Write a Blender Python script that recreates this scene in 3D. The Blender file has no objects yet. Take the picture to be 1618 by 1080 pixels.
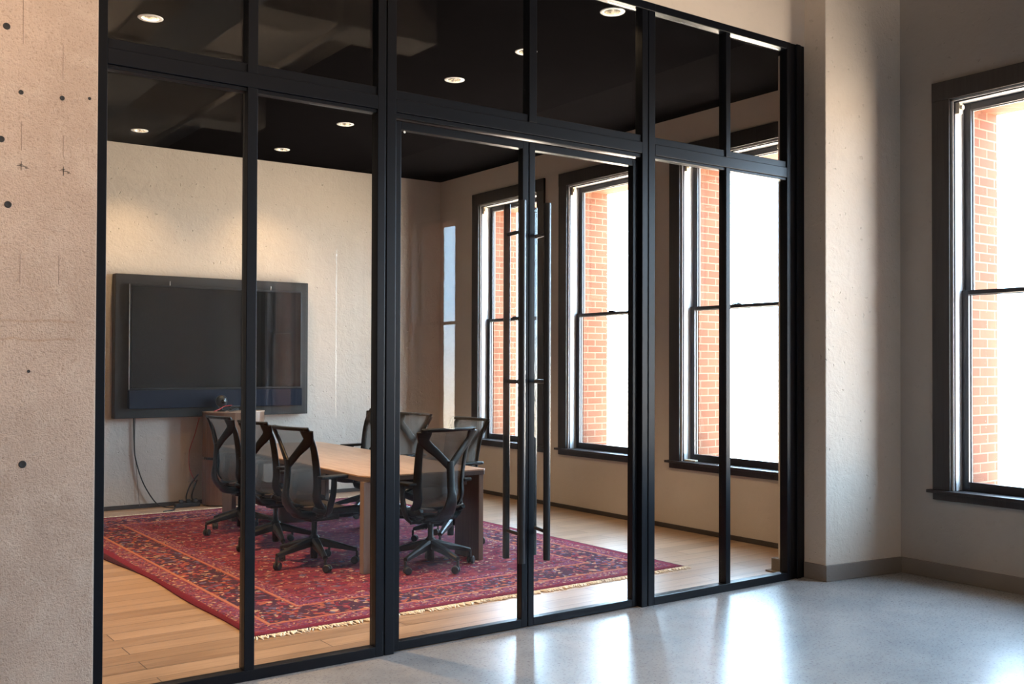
import bpy, math, random
from mathutils import Vector, Matrix
random.seed(7)
SC = bpy.context.scene
COL = SC.collection

# ------------------------------------------------------------------ camera, sky, exposure
cd = bpy.data.cameras.new('camera')
cam = bpy.data.objects.new('camera', cd); COL.objects.link(cam)
_yaw, _pit, _rol = math.radians(54.24656), math.radians(.78083), math.radians(.18029)
_f = Vector((math.cos(_yaw)*math.cos(_pit), math.sin(_yaw)*math.cos(_pit), math.sin(_pit)))
_r = Vector((math.sin(_yaw), -math.cos(_yaw), 0)); _u = _r.cross(_f)
_r2 = _r*math.cos(_rol)+_u*math.sin(_rol); _u2 = _u*math.cos(_rol)-_r*math.sin(_rol)
_m = Matrix((( _r2.x, _u2.x, -_f.x), (_r2.y, _u2.y, -_f.y), (_r2.z, _u2.z, -_f.z))).to_4x4()
_m.translation = Vector((0, -4.9293, 1.6))
cam.matrix_world = _m
cd.sensor_fit = 'HORIZONTAL'; cd.sensor_width = 36; cd.lens = 36*1599.85/1618
cd.shift_x = -4.03/1618; cd.shift_y = 12.58/1618
cd.clip_start = .05; cd.clip_end = 200
SC.camera = cam

vs = SC.view_settings
SC.display_settings.display_device = 'sRGB'
vs.view_transform = 'Standard'; vs.look = 'None'; vs.gamma = 1; vs.use_curve_mapping = False
vs.exposure = 0.0
SC.cycles.max_bounces = 10; SC.cycles.diffuse_bounces = 6; SC.cycles.glossy_bounces = 4
SC.cycles.transparent_max_bounces = 24; SC.cycles.transmission_bounces = 4
SC.cycles.caustics_reflective = False; SC.cycles.caustics_refractive = False
SC.cycles.sample_clamp_indirect = 6

world = bpy.data.worlds.new('sky'); SC.world = world; world.use_nodes = True
# overcast sky above the horizon, sunlit pale ground and roofs below it
_wt = world.node_tree; _bg = _wt.nodes['Background']
_tc = _wt.nodes.new('ShaderNodeTexCoord'); _sx = _wt.nodes.new('ShaderNodeSeparateXYZ'); _rp = _wt.nodes.new('ShaderNodeValToRGB'); _mr = _wt.nodes.new('ShaderNodeMapRange')
_wt.links.new(_tc.outputs['Generated'], _sx.inputs[0]); _wt.links.new(_sx.outputs[2], _mr.inputs[0]); _mr.inputs[1].default_value = -1; _mr.inputs[2].default_value = 1
_wt.links.new(_mr.outputs[0], _rp.inputs[0]); _wt.links.new(_rp.outputs[0], _bg.inputs['Color'])
_e = _rp.color_ramp.elements; _e[0].position = .47; _e[0].color = (1, .83, .67, 1); _e[1].position = .53; _e[1].color = (.53, .76, 1, 1)
_bg.inputs['Strength'].default_value = 32.0

WX = 7.03                      # inner face of the window wall
WIN_Y = [4.985, 3.225, 1.475, -1.325, -3.08, -4.835, -6.59, -8.345, -10.1, -11.855]
for _y in WIN_Y:   # sampling portals for the sky in every window opening
    ld = bpy.data.lights.new('window_daylight', 'AREA'); ld.shape = 'RECTANGLE'; ld.size = 1.1; ld.size_y = 2.95
    ld.cycles.is_portal = True
    lo = bpy.data.objects.new('window_daylight', ld); COL.objects.link(lo)
    lo.location = (WX+.55, _y, 2.12); lo.rotation_euler = (math.radians(90), 0, math.radians(90))

# ------------------------------------------------------------------ materials
class NT:
    def __init__(s, name):
        s.m = bpy.data.materials.new(name); s.m.use_nodes = True
        s.t = s.m.node_tree; s.t.nodes.clear()
        s.out = s.t.nodes.new('ShaderNodeOutputMaterial')
    def n(s, kind, **kw):
        nd = s.t.nodes.new('ShaderNode'+kind)
        for k, v in kw.items():
            if k.startswith('i_'):
                key = k[2:]; key = int(key) if key.isdigit() else key.replace('_', ' ')
                s.set(nd.inputs[key], v)
            else: setattr(nd, k, v)
        return nd
    def set(s, sock, v):
        if isinstance(v, bpy.types.NodeSocket): s.t.links.new(v, sock)
        elif isinstance(v, tuple) and len(v) == 3 and sock.type == 'RGBA': sock.default_value = (*v, 1)
        else: sock.default_value = v
    def math(s, op, a, b=0.0, c=0.0, clamp=False):
        nd = s.t.nodes.new('ShaderNodeMath'); nd.operation = op; nd.use_clamp = clamp
        s.set(nd.inputs[0], a); s.set(nd.inputs[1], b); s.set(nd.inputs[2], c); return nd.outputs[0]
    def mix(s, fac, a, b, mode='MIX'):
        nd = s.t.nodes.new('ShaderNodeMix'); nd.data_type = 'RGBA'; nd.blend_type = mode
        s.set(nd.inputs[0], fac); s.set(nd.inputs[6], a); s.set(nd.inputs[7], b); return nd.outputs[2]
    def ramp(s, fac, stops, interp='LINEAR'):
        nd = s.t.nodes.new('ShaderNodeValToRGB'); nd.color_ramp.interpolation = interp
        e = nd.color_ramp.elements
        while len(e) < len(stops): e.new(.5)
        for i, (p, c) in enumerate(stops):
            e[i].position = p; e[i].color = (*c, 1) if len(c) == 3 else c
        s.set(nd.inputs[0], fac); return nd.outputs[0]
    def coords(s, scale=(1, 1, 1), loc=(0, 0, 0), kind='Object'):
        tc = s.n('TexCoord'); mp = s.n('Mapping')
        s.set(mp.inputs['Vector'], tc.outputs[kind]); mp.inputs['Scale'].default_value = scale; mp.inputs['Location'].default_value = loc
        return mp.outputs[0]
    def noise(s, vec, scale, detail=4, rough=.55, dist=0):
        nd = s.n('TexNoise'); s.set(nd.inputs['Vector'], vec)
        nd.inputs['Scale'].default_value = scale; nd.inputs['Detail'].default_value = detail
        nd.inputs['Roughness'].default_value = rough; nd.inputs['Distortion'].default_value = dist
        return nd.outputs['Fac']
    def bump(s, h, strength, dist=.01, normal=None):
        nd = s.n('Bump'); s.set(nd.inputs['Height'], h); nd.inputs['Strength'].default_value = strength; nd.inputs['Distance'].default_value = dist
        if normal is not None: s.set(nd.inputs['Normal'], normal)
        return nd.outputs[0]
    def bsdf(s, col, rough=.5, metal=0.0, normal=None, spec=.5, **kw):
        nd = s.n('BsdfPrincipled'); s.set(nd.inputs['Base Color'], col); s.set(nd.inputs['Roughness'], rough)
        s.set(nd.inputs['Metallic'], metal); s.set(nd.inputs['Specular IOR Level'], spec)
        if normal is not None: s.set(nd.inputs['Normal'], normal)
        for k, v in kw.items(): s.set(nd.inputs[k.replace('_', ' ')], v)
        return nd.outputs[0]
    def done(s, sh): s.t.links.new(sh, s.out.inputs['Surface']); return s.m

def plain(name, col, rough=.5, metal=0.0, spec=.5, var=.12, scale=30, bump=.0):
    t = NT(name); v = t.coords(); n = t.noise(v, scale, 3)
    c = t.mix(n, tuple(x*(1-var) for x in col), tuple(min(1, x*(1+var)) for x in col))
    return t.done(t.bsdf(c, rough, metal, t.bump(n, bump, .004) if bump else None, spec))

def plaster(name, col, trowel=.35, var=.1):
    t = NT(name); v = t.coords()
    big = t.noise(v, 1.3, 4, .6); fine = t.noise(v, 38, 4, .6); mid = t.noise(v, 7, 5, .62, .6)
    c = t.mix(big, tuple(x*(1-var) for x in col), tuple(min(1, x*(1+var)) for x in col))
    c = t.mix(t.ramp(t.noise(v, 16, 3), [(.55, (0, 0, 0)), (.75, (.25, .25, .25))]), c, tuple(x*.86 for x in col))
    pits = t.ramp(t.noise(v, 26, 2, .4), [(.70, (0, 0, 0)), (.76, (1, 1, 1))])
    h = t.math('ADD', t.math('MULTIPLY', fine, .35), t.math('ADD', mid, t.math('MULTIPLY', pits, -.6)))
    return t.done(t.bsdf(c, .85, 0, t.bump(h, trowel, .012), .25))

def concrete_rough(name):
    t = NT(name); v = t.coords()
    big = t.noise(v, 1.7, 5, .6); mid = t.noise(v, 9, 5, .65); fine = t.noise(v, 75, 5, .7); grain = t.noise(v, 190, 3, .7)
    c = t.mix(t.ramp(big, [(.35, (0, 0, 0)), (.65, (1, 1, 1))]), (.52, .40, .32), (.64, .50, .405))
    c = t.mix(t.ramp(mid, [(.5, (0, 0, 0)), (.72, (.6, .6, .6))]), c, (.70, .58, .48))
    c = t.mix(t.ramp(fine, [(.34, (.55, .55, .55)), (.46, (0, 0, 0))]), c, (.34, .235, .17))
    # one wide tea coloured stain band with a darker rim
    sx = t.n('SeparateXYZ'); t.set(sx.inputs[0], v); z = t.math('ADD', sx.outputs[2], t.math('MULTIPLY', t.noise(v, 6, 3), .05))
    band = t.math('ABSOLUTE', t.math('SUBTRACT', z, 1.765))
    rim = t.ramp(band, [(.030, (.0, .0, .0)), (.038, (1, 1, 1)), (.046, (0, 0, 0))])
    xr = t.math('LESS_THAN', sx.outputs[0], t.math('ADD', 1.02, t.math('MULTIPLY', t.noise(v, 9, 2), .08)))
    c = t.mix(t.math('MULTIPLY', t.math('MULTIPLY', rim, xr), .45), c, (.38, .22, .12))
    h = t.math('ADD', t.math('MULTIPLY', fine, .9), t.math('ADD', t.math('MULTIPLY', grain, .5), mid))
    return t.done(t.bsdf(c, .9, 0, t.bump(h, 1.0, .015), .2))

def concrete_floor(name):
    t = NT(name); v = t.coords()
    a = t.noise(v, .8, 3, .5, .6); b = t.noise(v, 3.2, 4, .55, .5); g = t.noise(v, 60, 4, .7)
    c = t.mix(t.ramp(a, [(.30, (0, 0, 0)), (.70, (1, 1, 1))]), (.185, .195, .21), (.295, .297, .305))
    c = t.mix(t.ramp(b, [(.35, (0, 0, 0)), (.75, (.8, .8, .8))]), c, (.335, .33, .33))
    c = t.mix(t.ramp(t.noise(v, 8, 6, .7), [(.36, (.6, .6, .6)), (.55, (0, 0, 0))]), c, (.165, .17, .18))
    c = t.mix(t.ramp(g, [(.28, (.14, .14, .14)), (.42, (0, 0, 0))]), c, (.18, .18, .18))
    c = t.mix(t.ramp(t.noise(v, 150, 3, .6), [(.64, (0, 0, 0)), (.76, (.10, .10, .10))]), c, (.17, .17, .17))
    r = t.math('ADD', .24, t.math('MULTIPLY', g, .08))
    return t.done(t.bsdf(c, r, 0, t.bump(g, .02, .004), .36))

def wood_floor(name):
    t = NT(name); v = t.coords()
    br = t.n('TexBrick'); t.set(br.inputs['Vector'], v)
    br.offset = .37; br.offset_frequency = 2; br.squash = 1
    for k, x in (('Scale', 1), ('Mortar Size', .003), ('Mortar Smooth', .1), ('Bias', 0), ('Brick Width', 1.55), ('Row Height', .165)): br.inputs[k].default_value = x
    t.set(br.inputs['Color1'], (0, 0, 0)); t.set(br.inputs['Color2'], (1, 1, 1)); t.set(br.inputs['Mortar'], (.5, .5, .5))
    rnd = br.outputs['Color']
    st = t.n('VectorMath', operation='MULTIPLY'); t.set(st.inputs[0], v); st.inputs[1].default_value = (.55, 9, 1)
    ad = t.n('VectorMath', operation='ADD'); t.set(ad.inputs[0], st.outputs[0]); t.set(ad.inputs[1], rnd)
    g = t.noise(ad.outputs[0], 1.6, 6, .65, 1.2)
    st2 = t.n('VectorMath', operation='MULTIPLY'); t.set(st2.inputs[0], v); st2.inputs[1].default_value = (2, 90, 1)
    fine = t.noise(st2.outputs[0], 2, 4, .6)
    c = t.ramp(g, [(.22, (.11, .060, .034)), (.40, (.33, .205, .125)), (.58, (.50, .335, .215)), (.80, (.22, .13, .078))])
    c = t.mix(.42, c, t.mix(rnd, (.15, .085, .05), (.56, .39, .26)))
    c = t.mix(t.math('MULTIPLY', fine, .35), c, (.17, .10, .06))
    c = t.mix(t.math('MULTIPLY', br.outputs['Fac'], .92), c, (.03, .018, .012))
    h = t.math('SUBTRACT', t.math('MULTIPLY', fine, .25), br.outputs['Fac'])
    return t.done(t.bsdf(c, t.math('ADD', .27, t.math('MULTIPLY', g, .14)), 0, t.bump(h, .08, .004), 1.0))

def wood(name, dark, light, axis=0, rough=.4, scale=1.0):
    t = NT(name); sc = [22*scale, 22*scale, 22*scale]; sc[axis] = 1.3*scale
    v = t.coords(tuple(sc)); g = t.noise(v, 1.0, 6, .65, 1.4); f = t.noise(v, 7, 3)
    c = t.mix(t.ramp(g, [(.3, (0, 0, 0)), (.7, (1, 1, 1))]), dark, light)
    c = t.mix(t.math('MULTIPLY', f, .3), c, tuple(x*.7 for x in dark))
    return t.done(t.bsdf(c, rough, 0, t.bump(g, .12, .003), .45))

def brick(name):
    t = NT(name); tc = t.n('TexCoord'); sx = t.n('SeparateXYZ'); t.set(sx.inputs[0], tc.outputs['Object'])
    cb = t.n('CombineXYZ'); t.set(cb.inputs[0], t.math('ADD', sx.outputs[0], sx.outputs[1])); t.set(cb.inputs[1], sx.outputs[2])
    br = t.n('TexBrick'); t.set(br.inputs['Vector'], cb.outputs[0])
    for k, x in (('Scale', 1), ('Mortar Size', .006), ('Mortar Smooth', .2), ('Brick Width', .21), ('Row Height', .072)): br.inputs[k].default_value = x
    t.set(br.inputs['Color1'], (.115, .040, .020)); t.set(br.inputs['Color2'], (.15, .058, .030)); t.set(br.inputs['Mortar'], (.175, .125, .085))
    n = t.noise(tc.outputs['Object'], 25, 3)
    c = t.mix(t.math('MULTIPLY', n, .3), br.outputs['Color'], (.09, .033, .02))
    return t.done(t.bsdf(c, .85, 0, t.bump(t.math('MULTIPLY', br.outputs['Fac'], -1), .5, .006), .2))

def glass(name, tint=(.96, .985, .975), f0=.04):
    t = NT(name); g = t.n('NewGeometry')
    d = t.n('VectorMath', operation='DOT_PRODUCT'); t.set(d.inputs[0], g.outputs['Normal']); t.set(d.inputs[1], g.outputs['Incoming'])
    c = t.math('SUBTRACT', 1, t.math('ABSOLUTE', d.outputs['Value']), clamp=True)
    fr = t.math('ADD', f0, t.math('MULTIPLY', t.math('POWER', c, 5), 1-f0), clamp=True)
    tr = t.n('BsdfTransparent'); t.set(tr.inputs[0], tint)
    gl = t.n('BsdfGlossy'); gl.inputs['Roughness'].default_value = 0.0; t.set(gl.inputs['Color'], (1, 1, 1))
    mx = t.n('MixShader'); t.set(mx.inputs[0], fr); t.t.links.new(tr.outputs[0], mx.inputs[1]); t.t.links.new(gl.outputs[0], mx.inputs[2])
    return t.done(mx.outputs[0])

def mesh_fabric(name, col, open_):
    t = NT(name); v = t.coords()
    w = t.noise(v, 260, 2); base = t.bsdf(t.mix(w, tuple(x*.7 for x in col), col), .55, 0, None, .4)
    tl = t.n('BsdfTranslucent'); t.set(tl.inputs[0], (.36, .30, .255)); m0 = t.n('MixShader'); m0.inputs[0].default_value = .22
    t.t.links.new(base, m0.inputs[1]); t.t.links.new(tl.outputs[0], m0.inputs[2]); base = m0.outputs[0]
    tr = t.n('BsdfTransparent'); mx = t.n('MixShader')
    t.set(mx.inputs[0], t.math('SUBTRACT', 1-open_+.02, t.math('MULTIPLY', w, .04)))
    t.t.links.new(tr.outputs[0], mx.inputs[1]); t.t.links.new(base, mx.inputs[2])
    return t.done(mx.outputs[0])

def emit(name, col, s):
    t = NT(name); e = t.n('Emission'); t.set(e.inputs[0], col); e.inputs[1].default_value = s
    return t.done(e.outputs[0])

RUG_HX, RUG_HY = 1.79, 2.60
def rug_mat(name):
    t = NT(name); tc = t.n('TexCoord'); sx = t.n('SeparateXYZ'); t.set(sx.inputs[0], tc.outputs['Object'])
    x, y = t.math('ABSOLUTE', sx.outputs[0]), t.math('ABSOLUTE', sx.outputs[1])
    d = t.math('MINIMUM', t.math('SUBTRACT', RUG_HX, x), t.math('SUBTRACT', RUG_HY, y))
    along = t.math('MAXIMUM', t.math('SUBTRACT', x, RUG_HX-RUG_HY), y)
    cb = t.n('CombineXYZ'); t.set(cb.inputs[0], x); t.set(cb.inputs[1], y)
    wob = t.n('TexNoise'); t.set(wob.inputs['Vector'], cb.outputs[0]); wob.inputs['Scale'].default_value = 9
    av = t.n('VectorMath', operation='MULTIPLY_ADD'); t.set(av.inputs[0], wob.outputs['Color']); av.inputs[1].default_value = (.09, .09, 0); t.set(av.inputs[2], cb.outputs[0])
    P = av.outputs[0]
    def vor(scale, feature='F1'):
        nd = t.n('TexVoronoi', feature=feature); t.set(nd.inputs['Vector'], P); nd.inputs['Scale'].default_value = scale; return nd
    v1 = vor(15); v2 = vor(34); v3 = vor(70); edge = vor(15, 'DISTANCE_TO_EDGE').outputs['Distance']
    def chan(nd): 
        s_ = t.n('SeparateColor'); t.set(s_.inputs[0], nd.outputs['Color']); return s_.outputs[0]
    c1, c2, c3 = chan(v1), chan(v2), chan(v3)
    crim, deep, navy, sal, crm, org, pur, blu = (.165, .010, .034), (.075, .006, .018), (.016, .015, .036), (.32, .085, .075), (.52, .38, .25), (.40, .13, .05), (.15, .05, .125), (.095, .115, .22)
    field = t.ramp(c2, [(0, crim), (.36, deep), (.52, (.20, .014, .042)), (.64, navy), (.74, sal), (.82, (.18, .010, .036)), (.90, blu), (.95, crm)], 'CONSTANT')
    fieldm = t.ramp(c3, [(0, crim), (.45, (.20, .015, .05)), (.62, navy), (.74, org), (.80, deep), (.92, crm)], 'CONSTANT')
    field = t.mix(t.math('LESS_THAN', v1.outputs['Distance'], .34), field, fieldm)
    field = t.mix(t.math('MULTIPLY', t.math('LESS_THAN', edge, .035), .8), field, navy)
    # large curling scroll lines and a central lozenge
    wv = t.n('TexWave', wave_type='RINGS'); t.set(wv.inputs['Vector'], P); wv.inputs['Scale'].default_value = 1.7; wv.inputs['Distortion'].default_value = 7; wv.inputs['Detail Scale'].default_value = 2.2
    field = t.mix(t.math('MULTIPLY', t.math('GREATER_THAN', wv.outputs['Fac'], .88), .65), field, (.24, .055, .055))
    loz = t.math('ADD', t.math('MULTIPLY', x, 1.25), t.math('MULTIPLY', y, .72))
    field = t.mix(t.math('MULTIPLY', t.math('LESS_THAN', loz, .62), .45), field, navy)
    bord = t.ramp(c2, [(0, navy), (.40, (.03, .018, .045)), (.50, crim), (.62, blu), (.70, navy), (.78, sal), (.88, org), (.94, crm)], 'CONSTANT')
    bm = t.ramp(c3, [(0, crim), (.4, sal), (.6, navy), (.8, crm), (.88, blu)], 'CONSTANT')
    bord = t.mix(t.math('LESS_THAN', v1.outputs['Distance'], .24), bord, bm)
    guard = t.ramp(c3, [(0, pur), (.30, crim), (.5, sal), (.66, navy), (.78, pur), (.9, crm)], 'CONSTANT')
    dash = t.math('GREATER_THAN', t.math('SINE', t.math('MULTIPLY', along, 130)), -.2)
    line = t.mix(dash, (.32, .075, .05), (.46, .19, .11))
    col = field
    for lim, cc in ((.66, guard), (.560, line), (.532, bord), (.228, line), (.200, guard), (.075, crim), (.014, (.03, .012, .02))):
        col = t.mix(t.math('LESS_THAN', d, lim), col, cc)
    n = t.noise(tc.outputs['Object'], 420, 2); big = t.noise(tc.outputs['Object'], 2.5, 3)
    col = t.mix(t.math('MULTIPLY', n, .35), col, (.10, .03, .05))
    col = t.mix(t.math('MULTIPLY', big, .25), col, (.20, .05, .075))
    return t.done(t.bsdf(col, .95, 0, t.bump(t.math('ADD', n, t.math('MULTIPLY', c3, .4)), .5, .004), .1))

M = dict(
    plaster=plaster('tan plaster', (.37, .335, .305)),
    plaster_room=plaster('warm plaster', (.56, .49, .425), .3),
    plaster_trow=plaster('trowelled plaster', (.60, .53, .46), .85),
    column=concrete_rough('raw concrete'),
    floor_hall=concrete_floor('polished concrete'),
    floor_room=wood_floor('oak planks'),
    hall_ceiling=plaster('ceiling concrete', (.50, .44, .375), .3),
    charcoal=plain('charcoal paint', (.0055, .005, .0056), .9, 0, .0, .2, 6),
    dark_wall=plaster('dark umber plaster', (.10, .085, .07), .2),
    base_conc=plaster('concrete base', (.19, .168, .15), .5, .18),
    base_dark=plain('dark base', (.045, .035, .03), .5),
    frame=plain('black aluminium', (.004, .005, .008), .33, 0, .2, .1, 60),
    casing=wood('dark stained oak', (.016, .013, .014), (.040, .033, .034), 2, .42, 1.0),
    jamb=plain('pale jamb paint', (.52, .52, .53), .45),
    sash=plain('dark sash paint', (.022, .021, .027), .38),
    cream=plain('cream plastic', (.75, .68, .55), .5),
    brick=brick('red brick'),
    pavement=plain('pale pavement', (.55, .54, .52), .9),
    glass=glass('clear glass', (.97, .985, .98), .014),
    pane=glass('window glass', (.97, .985, .985), .035),
    pull=plain('black handle', (.012, .012, .014), .28, 0, .6),
    white=plain('white plastic', (.8, .8, .8), .4),
    table=wood('table walnut top', (.26, .16, .105), (.55, .40, .295), 1, .34, 1.3),
    table_edge=plain('dark bronze laminate', (.075, .058, .055), .32),
    leg=wood('leg veneer', (.16, .115, .09), (.24, .175, .14), 2, .35),
    cabinet=wood('cabinet veneer', (.15, .072, .04), (.23, .12, .07), 2, .38),
    chair=plain('graphite plastic', (.0045, .0045, .005), .42, 0, .22, .15, 80),
    chair_metal=plain('graphite base metal', (.007, .007, .008), .36, .05, .3),
    chair_mesh=mesh_fabric('graphite suspension mesh', (.026, .025, .028), .42),
    seat_mesh=mesh_fabric('seat suspension mesh', (.085, .070, .052), .06),
    rubber=plain('black rubber', (.013, .013, .014), .5),
    panel=wood('display backing', (.012, .0095, .008), (.022, .018, .0155), 0, .45),
    screen=plain('dark screen', (.005, .0055, .006), .13, 0, .5, .05),
    bezel=plain('black bezel', (.012, .012, .014), .3),
    speaker=plain('navy speaker cloth', (.008, .011, .022), .7, 0, .15),
    chrome=plain('bright metal', (.75, .75, .77), .2, 1),
    cable=plain('black cable', (.012, .012, .012), .4),
    cable_red=plain('red cable', (.45, .03, .03), .4),
    rug=rug_mat('persian rug'),
    fringe=plain('cream fringe', (.80, .74, .64), .9),
    duct=plain('galvanised duct', (.42, .40, .37), .4, .5),
    pipe=plain('painted conduit', (.62, .55, .46), .4),
    lamp=emit('warm lamp', (1, .86, .66), 14),
    reflector=plain('lamp reflector', (.6, .58, .55), .2, .8),
)

# ------------------------------------------------------------------ mesh building
class MB:
    def __init__(s): s.v = []; s.f = []; s.sm = []
    def add(s, vs_, fs, smooth=False):
        o = len(s.v); s.v += [tuple(p) for p in vs_]
        for f in fs: s.f.append([i+o for i in f]); s.sm.append(smooth)
        return s
    def box(s, a, b):
        x0, y0, z0 = (min(p, q) for p, q in zip(a, b)); x1, y1, z1 = (max(p, q) for p, q in zip(a, b))
        return s.add([(x0,y0,z0),(x1,y0,z0),(x1,y1,z0),(x0,y1,z0),(x0,y0,z1),(x1,y0,z1),(x1,y1,z1),(x0,y1,z1)],
              [(0,3,2,1),(4,5,6,7),(0,1,5,4),(1,2,6,5),(2,3,7,6),(3,0,4,7)])
    def prism(s, poly, z0, z1):
        n = len(poly)
        return s.add([(x, y, z0) for x, y in poly]+[(x, y, z1) for x, y in poly],
              [tuple(range(n))[::-1], tuple(range(n, 2*n))]+[(i, (i+1) % n, n+(i+1) % n, n+i) for i in range(n)])
    def tube(s, pts, r, n=10, cap=True):
        pts = [Vector(p) for p in pts]; rr = r if isinstance(r, (list, tuple)) else [r]*len(pts)
        rings = []; up = None
        for i, p in enumerate(pts):
            t = (pts[min(i+1, len(pts)-1)]-pts[max(i-1, 0)]).normalized()
            if up is None:
                up = Vector((0, 0, 1)) if abs(t.z) < .9 else Vector((1, 0, 0))
            a = t.cross(up).normalized(); up = a.cross(t).normalized()
            rings.append([p+(a*math.cos(q)+up*math.sin(q))*rr[i] for q in [2*math.pi*k/n for k in range(n)]])
        return s.rings(rings, cap)
    def rings(s, rings, cap=True, smooth=True):
        n = len(rings[0]); vs_ = [p for r in rings for p in r]; fs = []
        for i in range(len(rings)-1):
            for k in range(n):
                fs.append((i*n+k, i*n+(k+1) % n, (i+1)*n+(k+1) % n, (i+1)*n+k))
        s.add(vs_, fs, smooth)
        if cap:
            s.add(rings[0], [tuple(range(n))[::-1]]); s.add(rings[-1], [tuple(range(n))])
        return s
    def lathe(s, prof, c=(0, 0, 0), n=20, axis=2, cap=True):
        rings = []
        for r, z in prof:
            ring = []
            for k in range(n):
                q = 2*math.pi*k/n; p = [r*math.cos(q), r*math.sin(q), z]
                if axis == 1: p = [p[0], p[2], -p[1]]
                if axis == 0: p = [p[2], p[0], p[1]]
                ring.append((c[0]+p[0], c[1]+p[1], c[2]+p[2]))
            rings.append(ring)
        return s.rings(rings, cap)
    def sweep(s, pts, nrm, a, b, n=12):
        """flattened rail: half width a across the surface, half thickness b along the normal"""
        pts = [Vector(p) for p in pts]; rings = []
        for i, p in enumerate(pts):
            t = (pts[min(i+1, len(pts)-1)]-pts[max(i-1, 0)]).normalized()
            N = Vector(nrm[i]); N = (N-t*N.dot(t)).normalized(); S = t.cross(N).normalized()
            ai = a[i] if isinstance(a, (list, tuple)) else a; bi = b[i] if isinstance(b, (list, tuple)) else b
            ring = []
            for k in range(n):
                q = 2*math.pi*k/n; cq, sq = math.cos(q), math.sin(q)
                ring.append(p+S*ai*math.copysign(abs(cq)**.7, cq)+N*bi*math.copysign(abs(sq)**.7, sq))
            rings.append(ring)
        return s.rings(rings)
    def grid(s, fn, nu, nv, th):
        """a thin curved sheet from fn(i/nu, j/nv) -> (point, normal), thickness th"""
        top = []; bot = []
        for j in range(nv+1):
            for i in range(nu+1):
                p, nn = fn(i/nu, j/nv); top.append(Vector(p)+Vector(nn)*th/2); bot.append(Vector(p)-Vector(nn)*th/2)
        w = nu+1; fs = []; o = len(top)
        for j in range(nv):
            for i in range(nu):
                q = (j*w+i, j*w+i+1, (j+1)*w+i+1, (j+1)*w+i); fs.append(q); fs.append(tuple(o+k for k in q[::-1]))
        rim = [i for i in range(w)]+[j*w+nu for j in range(1, nv+1)]+[nv*w+i for i in range(nu-1, -1, -1)]+[j*w for j in range(nv-1, 0, -1)]
        for k in range(len(rim)):
            p, q = rim[k], rim[(k+1) % len(rim)]; fs.append((p, o+p, o+q, q))
        return s.add(top+bot, fs, True)
    def build(s, name, mat, parent=None, bevel=0, seg=2):
        me = bpy.data.meshes.new(name); me.from_pydata(s.v, [], s.f)
        me.polygons.foreach_set('use_smooth', s.sm); me.update()
        me.materials.append(M[mat] if isinstance(mat, str) else mat)
        o = bpy.data.objects.new(name, me); COL.objects.link(o)
        if parent: o.parent = parent
        if bevel:
            md = o.modifiers.new('edge', 'BEVEL'); md.width = bevel; md.segments = seg; md.limit_method = 'ANGLE'; md.angle_limit = math.radians(40)
        return o

def box(name, a, b, mat, parent=None, bevel=0): return MB().box(a, b).build(name, mat, parent, bevel)
def tag(o, label=None, cat=None, group=None, kind=None):
    for k, v in (('label', label), ('category', cat), ('group', group), ('kind', kind)):
        if v: o[k] = v
    return o
def empty(name, loc=(0, 0, 0), rz=0):
    o = bpy.data.objects.new(name, None); COL.objects.link(o); o.location = loc; o.rotation_euler = (0, 0, rz); o.empty_display_size = .1
    return o
def copy_tree(o, parent=None):
    c = o.copy(); COL.objects.link(c)
    if parent: c.parent = parent
    for ch in o.children: copy_tree(ch, c)
    return c
def S(o, label=None, cat=None): return tag(o, label, cat, None, 'structure')
def lerp(a, b, t): return a+(b-a)*t
def spline(keys, t):
    """smooth interpolation through (t, value) keys"""
    if t <= keys[0][0]: return keys[0][1]
    for i in range(len(keys)-1):
        t0, v0 = keys[i]; t1, v1 = keys[i+1]
        if t <= t1:
            m0 = (v1-keys[i-1][1])/(t1-keys[i-1][0]) if i > 0 else (v1-v0)/(t1-t0)
            m1 = (keys[i+2][1]-v0)/(keys[i+2][0]-t0) if i+2 < len(keys) else (v1-v0)/(t1-t0)
            h = t1-t0; q = (t-t0)/h
            return (2*q**3-3*q*q+1)*v0+(q**3-2*q*q+q)*h*m0+(-2*q**3+3*q*q)*v1+(q**3-q*q)*h*m1
    return keys[-1][1]
def curve3(pts, n=8):
    """Catmull-Rom through 3D points"""
    P = [Vector(p) for p in pts]; out = []
    for i in range(len(P)-1):
        p0, p1, p2, p3 = P[max(i-1, 0)], P[i], P[i+1], P[min(i+2, len(P)-1)]
        for k in range(n):
            t = k/n
            out.append(.5*((2*p1)+(p2-p0)*t+(2*p0-5*p1+4*p2-p3)*t*t+(3*p1-p0-3*p2+p3)*t**3))
    out.append(P[-1]); return out

# ------------------------------------------------------------------ the setting
ROOM_H, HALL_H, YT, HB, HL, RL = 4.0, 4.75, 6.53, -12.75, -9.0, .55
S(box('floor_hall', (HL-.1, HB-.1, -.12), (WX+.1, .035, 0), 'floor_hall'), 'polished grey concrete floor in front of the glass partition', 'floor')
S(box('floor_room', (RL-.1, .035, -.12), (WX+.1, YT+.1, 0), 'floor_room'), 'oak plank floor of the meeting room behind the glass', 'floor')
DL = [(4.57, 2.30, 'round recessed ceiling light above the near end of the table'), (4.6, 1.32, 'round recessed ceiling light behind the bar between the transom panes'),
      (4.55, .26, 'round recessed ceiling light just inside the glass doors'), (4.54, 4.3, 'round recessed ceiling light above the far half of the table'),
      (4.51, 5.82, 'round recessed ceiling light before the television wall'), (2.04, 2.26, 'round recessed ceiling light over the bare oak floor'),
      (2.95, 5.82, 'round recessed ceiling light before the dark end of the television')]
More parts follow.
